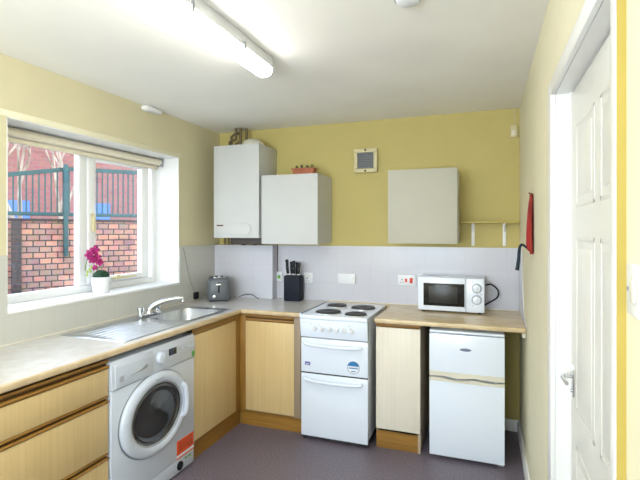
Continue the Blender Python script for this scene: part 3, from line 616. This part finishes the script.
tag(link('power_cable', MB().tube([(-.0, 3.66, 1.09), (.04, 3.655, 1.095), (.085, 3.655, 1.055), (.08, 3.66, 1.0), (.02, 3.665, .955), (-.02, 3.67, .93)], .0055, 8), 'black'), 'black power cable looping out at the right of the microwave', 'cable')

# ------------------------------------------------------------------ toaster
t = thing('toaster', 'grey toaster with a chrome lever in the corner of the worktop', 'toaster', (-2.185, 3.42, WH + .0005), world=False, rz=R(31))
b = MB(); tt = bmesh.new(); rows = []
def rr(hw, hd, r, z, n=8):
    o = []
    for cx_, cy_, a0 in ((hw - r, hd - r, 0), (-hw + r, hd - r, 90), (-hw + r, -hd + r, 180), (hw - r, -hd + r, 270)):
        for i in range(n): a_ = R(a0 + 90 * i / (n - 1)); o.append(tt.verts.new((cx_ + r * math.cos(a_), cy_ + r * math.sin(a_), z)))
    return o
for z, k in ((.012, .93), (.03, .98), (.08, 1), (.13, .985), (.165, .95), (.188, .89), (.198, .78)):
    rows.append(rr(.102 * k, .125 * k, .05 * k, z))
for a_, c_ in zip(rows, rows[1:]):
    for i in range(len(a_)): j = (i + 1) % len(a_); tt.faces.new((a_[i], a_[j], c_[j], c_[i]))
tt.faces.new(rows[0]); tt.faces.new(rows[-1]); bmesh.ops.recalc_face_normals(tt, faces=tt.faces[:]); b._add(tt)
link('shell', b, 'greyt', t, 50)
link('top_plate', MB().box(-.052, .052, -.085, .085, .197, .201, .003), 'chrome', t)
for yy in (-.024, .024): link('slot', MB().box(yy - .010, yy + .010, -.075, .075, .200, .2025), 'black', t)
link('lever_track', MB().box(-.007, .007, -.128, -.115, .075, .165, .002), 'black', t)
lv = link('lever', MB().box(-.024, .024, -.147, -.125, .140, .154, .005), 'chrome', t)
link('dial', MB().cyl((-.036, -.118, .045), (-.036, -.136, .045), .014, n=20, b=.002), 'chrome', t)
link('base', MB().box(-.075, .075, -.11, .11, 0, .014, .004), 'black', t)
tag(link('toaster_cable', MB().tube([(-2.02, 3.47, .925), (-1.97, 3.50, .945), (-1.92, 3.53, .94), (-1.885, 3.55, .912), (-1.87, 3.56, .9045)], .0035, 8), 'black'), 'thin black cable curling behind the toaster', 'cable')
t = thing('plug_adaptor', 'small black plug low on the left wall next to the toaster', 'plug', (XL + .008, 3.30, .94))
link('housing', MB().box(XL + .008, XL + .035, 3.275, 3.325, .915, .975, .006), 'black', t)
link('cable', MB().tube([(XL + .02, 3.29, .972), (XL + .012, 3.24, 1.06), (XL + .011, 3.19, 1.20), (XL + .011, 3.14, 1.36)], .0025, 6), 'grey', t)

# knife block and knives
t = thing('knife_block', 'black rectangular knife block on the short worktop near the cooker', 'knife block', (-1.555, 3.60, WH), world=False, rz=R(3))
link('block', MB().box(-.073, .073, -.055, .055, .003, .215, .006), 'navy', t)
link('base', MB().box(-.068, .068, -.05, .05, 0, .004), 'black', t)
link('slot_panel', MB().box(-.066, .066, -.048, .048, .214, .217, .001), 'black', t)
kn = [(-.048, -.015, .132, -5, 'knife with the tallest black handle at the left of the knife block'), (-.026, .018, .112, -2, 'black-handled knife second from left in the knife block'),
      (.004, -.012, .122, 1, 'black-handled knife in the middle of the knife block'), (.022, .02, .108, 1, 'black-handled knife second from right in the knife block'), (.046, -.005, .105, 3, 'knife with the shortest black handle at the right of the knife block')]
for x, y, L, tilt, lab in kn:
    k_ = thing('knife', lab, 'knife', (-1.555 + x, 3.60 + y, WH + .2185), 'knives in the knife block', world=False)
    k_.rotation_euler = (0, R(tilt), 0)
    link('handle', MB().prism([(-.011, .012), (-.014, L * .5), (-.011, L * .8), (-.015, L), (.006, L + .006), (.014, L - .004), (.011, L * .6), (.011, .012)], 'y', -.007, .007, .002), 'black', k_)
    link('bolster', MB().box(-.010, .010, -.004, .004, .0, .014, .001), 'steelblade', k_)
    link('rivet', MB().cyl((.0, -.0076, L * .5), (.0, .0076, L * .5), .0025, n=8), 'steelblade', k_)

# ------------------------------------------------------------------ orchid
PX, PY, PZ = -2.47, 2.402, WZ0 + .004
t = thing('orchid_pot', 'white ribbed pot with a magenta orchid on the window sill', 'plant', (PX, PY, PZ))
tt = MB(); pr = [(0, 0), (.046, 0), (.05, .004), (.058, .06), (.064, .10), (.066, .106), (.061, .108), (.056, .098), (0, .096)]
tt.lathe(pr, n=48, mtx=Matrix.Translation((PX, PY, PZ)))
for v in tt.bm.verts:
    d = Vector((v.co.x - PX, v.co.y - PY)); 
    if d.length > .045 and .01 < v.co.z - PZ < .1:
        a_ = round(math.atan2(d.y, d.x) / (2 * math.pi) * 48); k = 1.02 if a_ % 2 else .985; v.co.x = PX + d.x * k; v.co.y = PY + d.y * k
link('pot', tt, 'ceramic', t, 50)
b = MB(); random.seed(5)
b.ball((PX, PY, PZ + .112), .050, .050, .040, n=24, noise=.16)
for i in range(60):
    a_ = random.uniform(0, 6.28); e_ = random.uniform(0, 1.3); p = Vector((PX + .045 * math.cos(a_) * math.cos(e_), PY + .045 * math.sin(a_) * math.cos(e_), PZ + .112 + .038 * math.sin(e_)))
    b.ball(p, .009, .009, .007, n=6)
link('moss', b, 'leaf', t)
link('stem', MB().tube([(PX, PY + .0, PZ + .14), (PX + .002, PY - .004, PZ + .19), (PX, PY - .02, PZ + .245), (PX, PY - .06, PZ + .285), (PX, PY - .10, PZ + .262), (PX, PY - .125, PZ + .20), (PX, PY - .13, PZ + .16)], .003, 8), 'stem', t)
def flower(c, r, ang):
    b = MB()
    for i in range(5):
        a_ = R(ang + 72 * i); L = r * (1 if i % 2 else .9)
        t_ = bmesh.new(); bmesh.ops.create_uvsphere(t_, u_segments=12, v_segments=8, radius=1)
        for v in t_.verts: v.co = Vector((v.co.z * .0035 - .006 * v.co.x ** 2 + .004, v.co.x * L * .55 + L * .5, v.co.y * L * .40))
        b._add(t_, Matrix.Translation(c) @ Matrix.Rotation(R(-38), 4, 'Z') @ Matrix.Rotation(a_, 4, 'X'))
    b.ball((c[0] + .008, c[1] - .006, c[2]), .007, .007, .008, n=8)
    return b
for (y, z, r, a_) in ((-.065, .290, .036, 10), (-.105, .262, .034, 40), (-.048, .240, .034, 25), (-.022, .210, .028, 60), (-.080, .228, .028, 0), (-.065, .175, .020, 30)):
    link('flower', flower((PX + .01, PY + y, PZ + z), r, a_), 'magenta', t)
b = MB()
for y, z in ((-.085, .18), (-.10, .165), (-.115, .15), (-.09, .15), (-.12, .13)): b.ball((PX + .002, PY + y, PZ + z), .006, .006, .011, n=8)
link('bud', b, 'lime', t)

# ------------------------------------------------------------------ outside
P0 = Vector((-6.37, 5.66, 0)); E1 = Vector((.515, .857, 0)).normalized(); ang = math.atan2(E1.y, E1.x)
struct(link('ground', MB().box(-40, -2.95, -14, 40, -.15, -.05), 'paving'))
def out_thing(name, label, cat, s, off=0, group=None):
    o = thing(name, label, cat, P0 + E1 * s + Vector((-E1.y, E1.x, 0)) * off + Vector((0, 0, -.05)), group, world=False, rz=ang); return o
t = out_thing('brick_wall', 'red brick garden wall outside the kitchen window', 'wall', 0)
link('brickwork', MB().box(-6.5, 7, 0, .22, 0, 1.70), 'brick', t)
link('coping', MB().box(-6.5, 7, -.015, .235, 1.70, 1.745, .008), 'brickd', t)
pr_ = link('pier', MB().box(-.88, -.75, -.05, 0, 0, 1.70, .004), 'brickd', t); pr_['label'] = 'brick pier with its shadow in the colour'  # shadow on the pier is put into its darker brick colour
f = out_thing('railing', 'teal green metal railing along the top of the garden brick wall', 'railing', 0)
lo_z = 1.80
for z0, z1 in ((1.79, 1.85),): link('rail', MB().box(-6.5, 7, .02, .07, z0, z1, .006), 'railing', f)
link('rail', MB().prism([(-6.5, 2.20), (-1.6, 2.25), (-.15, 2.525), (-.15, 2.59), (-1.6, 2.315), (-6.5, 2.265)], 'y', .02, .07), 'railing', f)
link('rail', MB().prism([(-.15, 2.535), (7, 2.72), (7, 2.785), (-.15, 2.60)], 'y', .02, .07), 'railing', f)
link('post', MB().box(-.18, -.115, -.08, -.01, 1.14, 2.63, .008), 'railing', f)
for s in (-3.9, 3.4): link('post', MB().box(s - .05, s + .05, -.08, -.01, 1.3, 2.6, .01), 'railing', f)
for k in range(92):
    s = -3.4 + .085 * k
    zt = 2.21 if s < -1.6 else 2.26 + (s + 1.6) * .19 if s < -.15 else 2.545 + (s + .15) * .0258
    link('baluster', MB().box(s - .010, s + .010, .035, .055, 1.84, zt), 'railing', f)
# far building
t = out_thing('far_building', 'long red brick building with blue doors far beyond the railing', 'building', 0, 13)
link('wall', MB().box(-18, 20, 0, 5, 0, 5.4), 'brickfar', t)
link('roof', MB().prism([(-.4, 5.3), (5.4, 5.3), (2.5, 7.8)], 'x', -18.3, 20.3), 'roof', t)
for s in (-9.5, -6.4, -3.3, -.4, 2.6, 5.2, 7.6):
    d_ = link('garage_door', MB().box(s, s + 1.2, -.06, .02, 0, 2.75, .01), 'bluedoor', t)
for s in (-14.6, -11.8, 9.6, 12.2): link('window', MB().box(s, s + .9, -.04, .02, 3.4, 4.5, .01), 'grey', t)
# trees
def tree(s, off, h, seed, label, yellow=False):
    rnd = random.Random(seed); t = out_thing('bare_tree' if not yellow else 'autumn_tree', label, 'tree', s, off, 'trees beyond the railing')
    b = MB(); tips = []
    def grow(p, d, L, r, lev):
        q = p + d * L; b.cyl(p, q, r, r * .65, n=7); 
        if lev >= 5: tips.append(q); return
        for _ in range(3 if lev < 3 else 2):
            nd = (d + Vector((rnd.uniform(-.6, .6), rnd.uniform(-.6, .6), rnd.uniform(-.1, .5)))).normalized()
            grow(q, nd, L * rnd.uniform(.62, .82), r * .62, lev + 1)
    grow(Vector((0, 0, 0)), Vector((.03, 0, 1)), h * .3, .09, 0)
    link('trunk', b, 'bark', t)
    if yellow:
        lb = MB()
        for q in tips:
            for _ in range(7):
                c = q + Vector([rnd.gauss(0, .2) for _ in range(3)]); tq = bmesh.new(); r = rnd.uniform(.03, .06)
                vs = [tq.verts.new((r * x, r * y, 0)) for x, y in ((-1, 0), (0, -.6), (1, 0), (0, .6))]; tq.faces.new(vs)
                lb._add(tq, Matrix.Translation(c) @ Matrix.Rotation(rnd.uniform(0, 6), 4, 'Z') @ Matrix.Rotation(rnd.uniform(0, 3), 4, 'X'))
        link('foliage', lb, 'yleaf', t)
tree(-3.4, 2.6, 4.6, 31, 'spindly pale bare tree beyond the left end of the railing')
tree(-.55, 2.6, 4.8, 11, 'pale bare tree beyond the railing just left of the green post')
tree(.9, 7.2, 6.4, 47, 'larger pale bare tree far behind the green railing post')
tree(2.75, 2.8, 4.8, 23, 'tree with sparse yellow leaves beyond the railing in the right pane', True)

for o in bpy.data.objects:
    if '_w' in o: del o['_w']
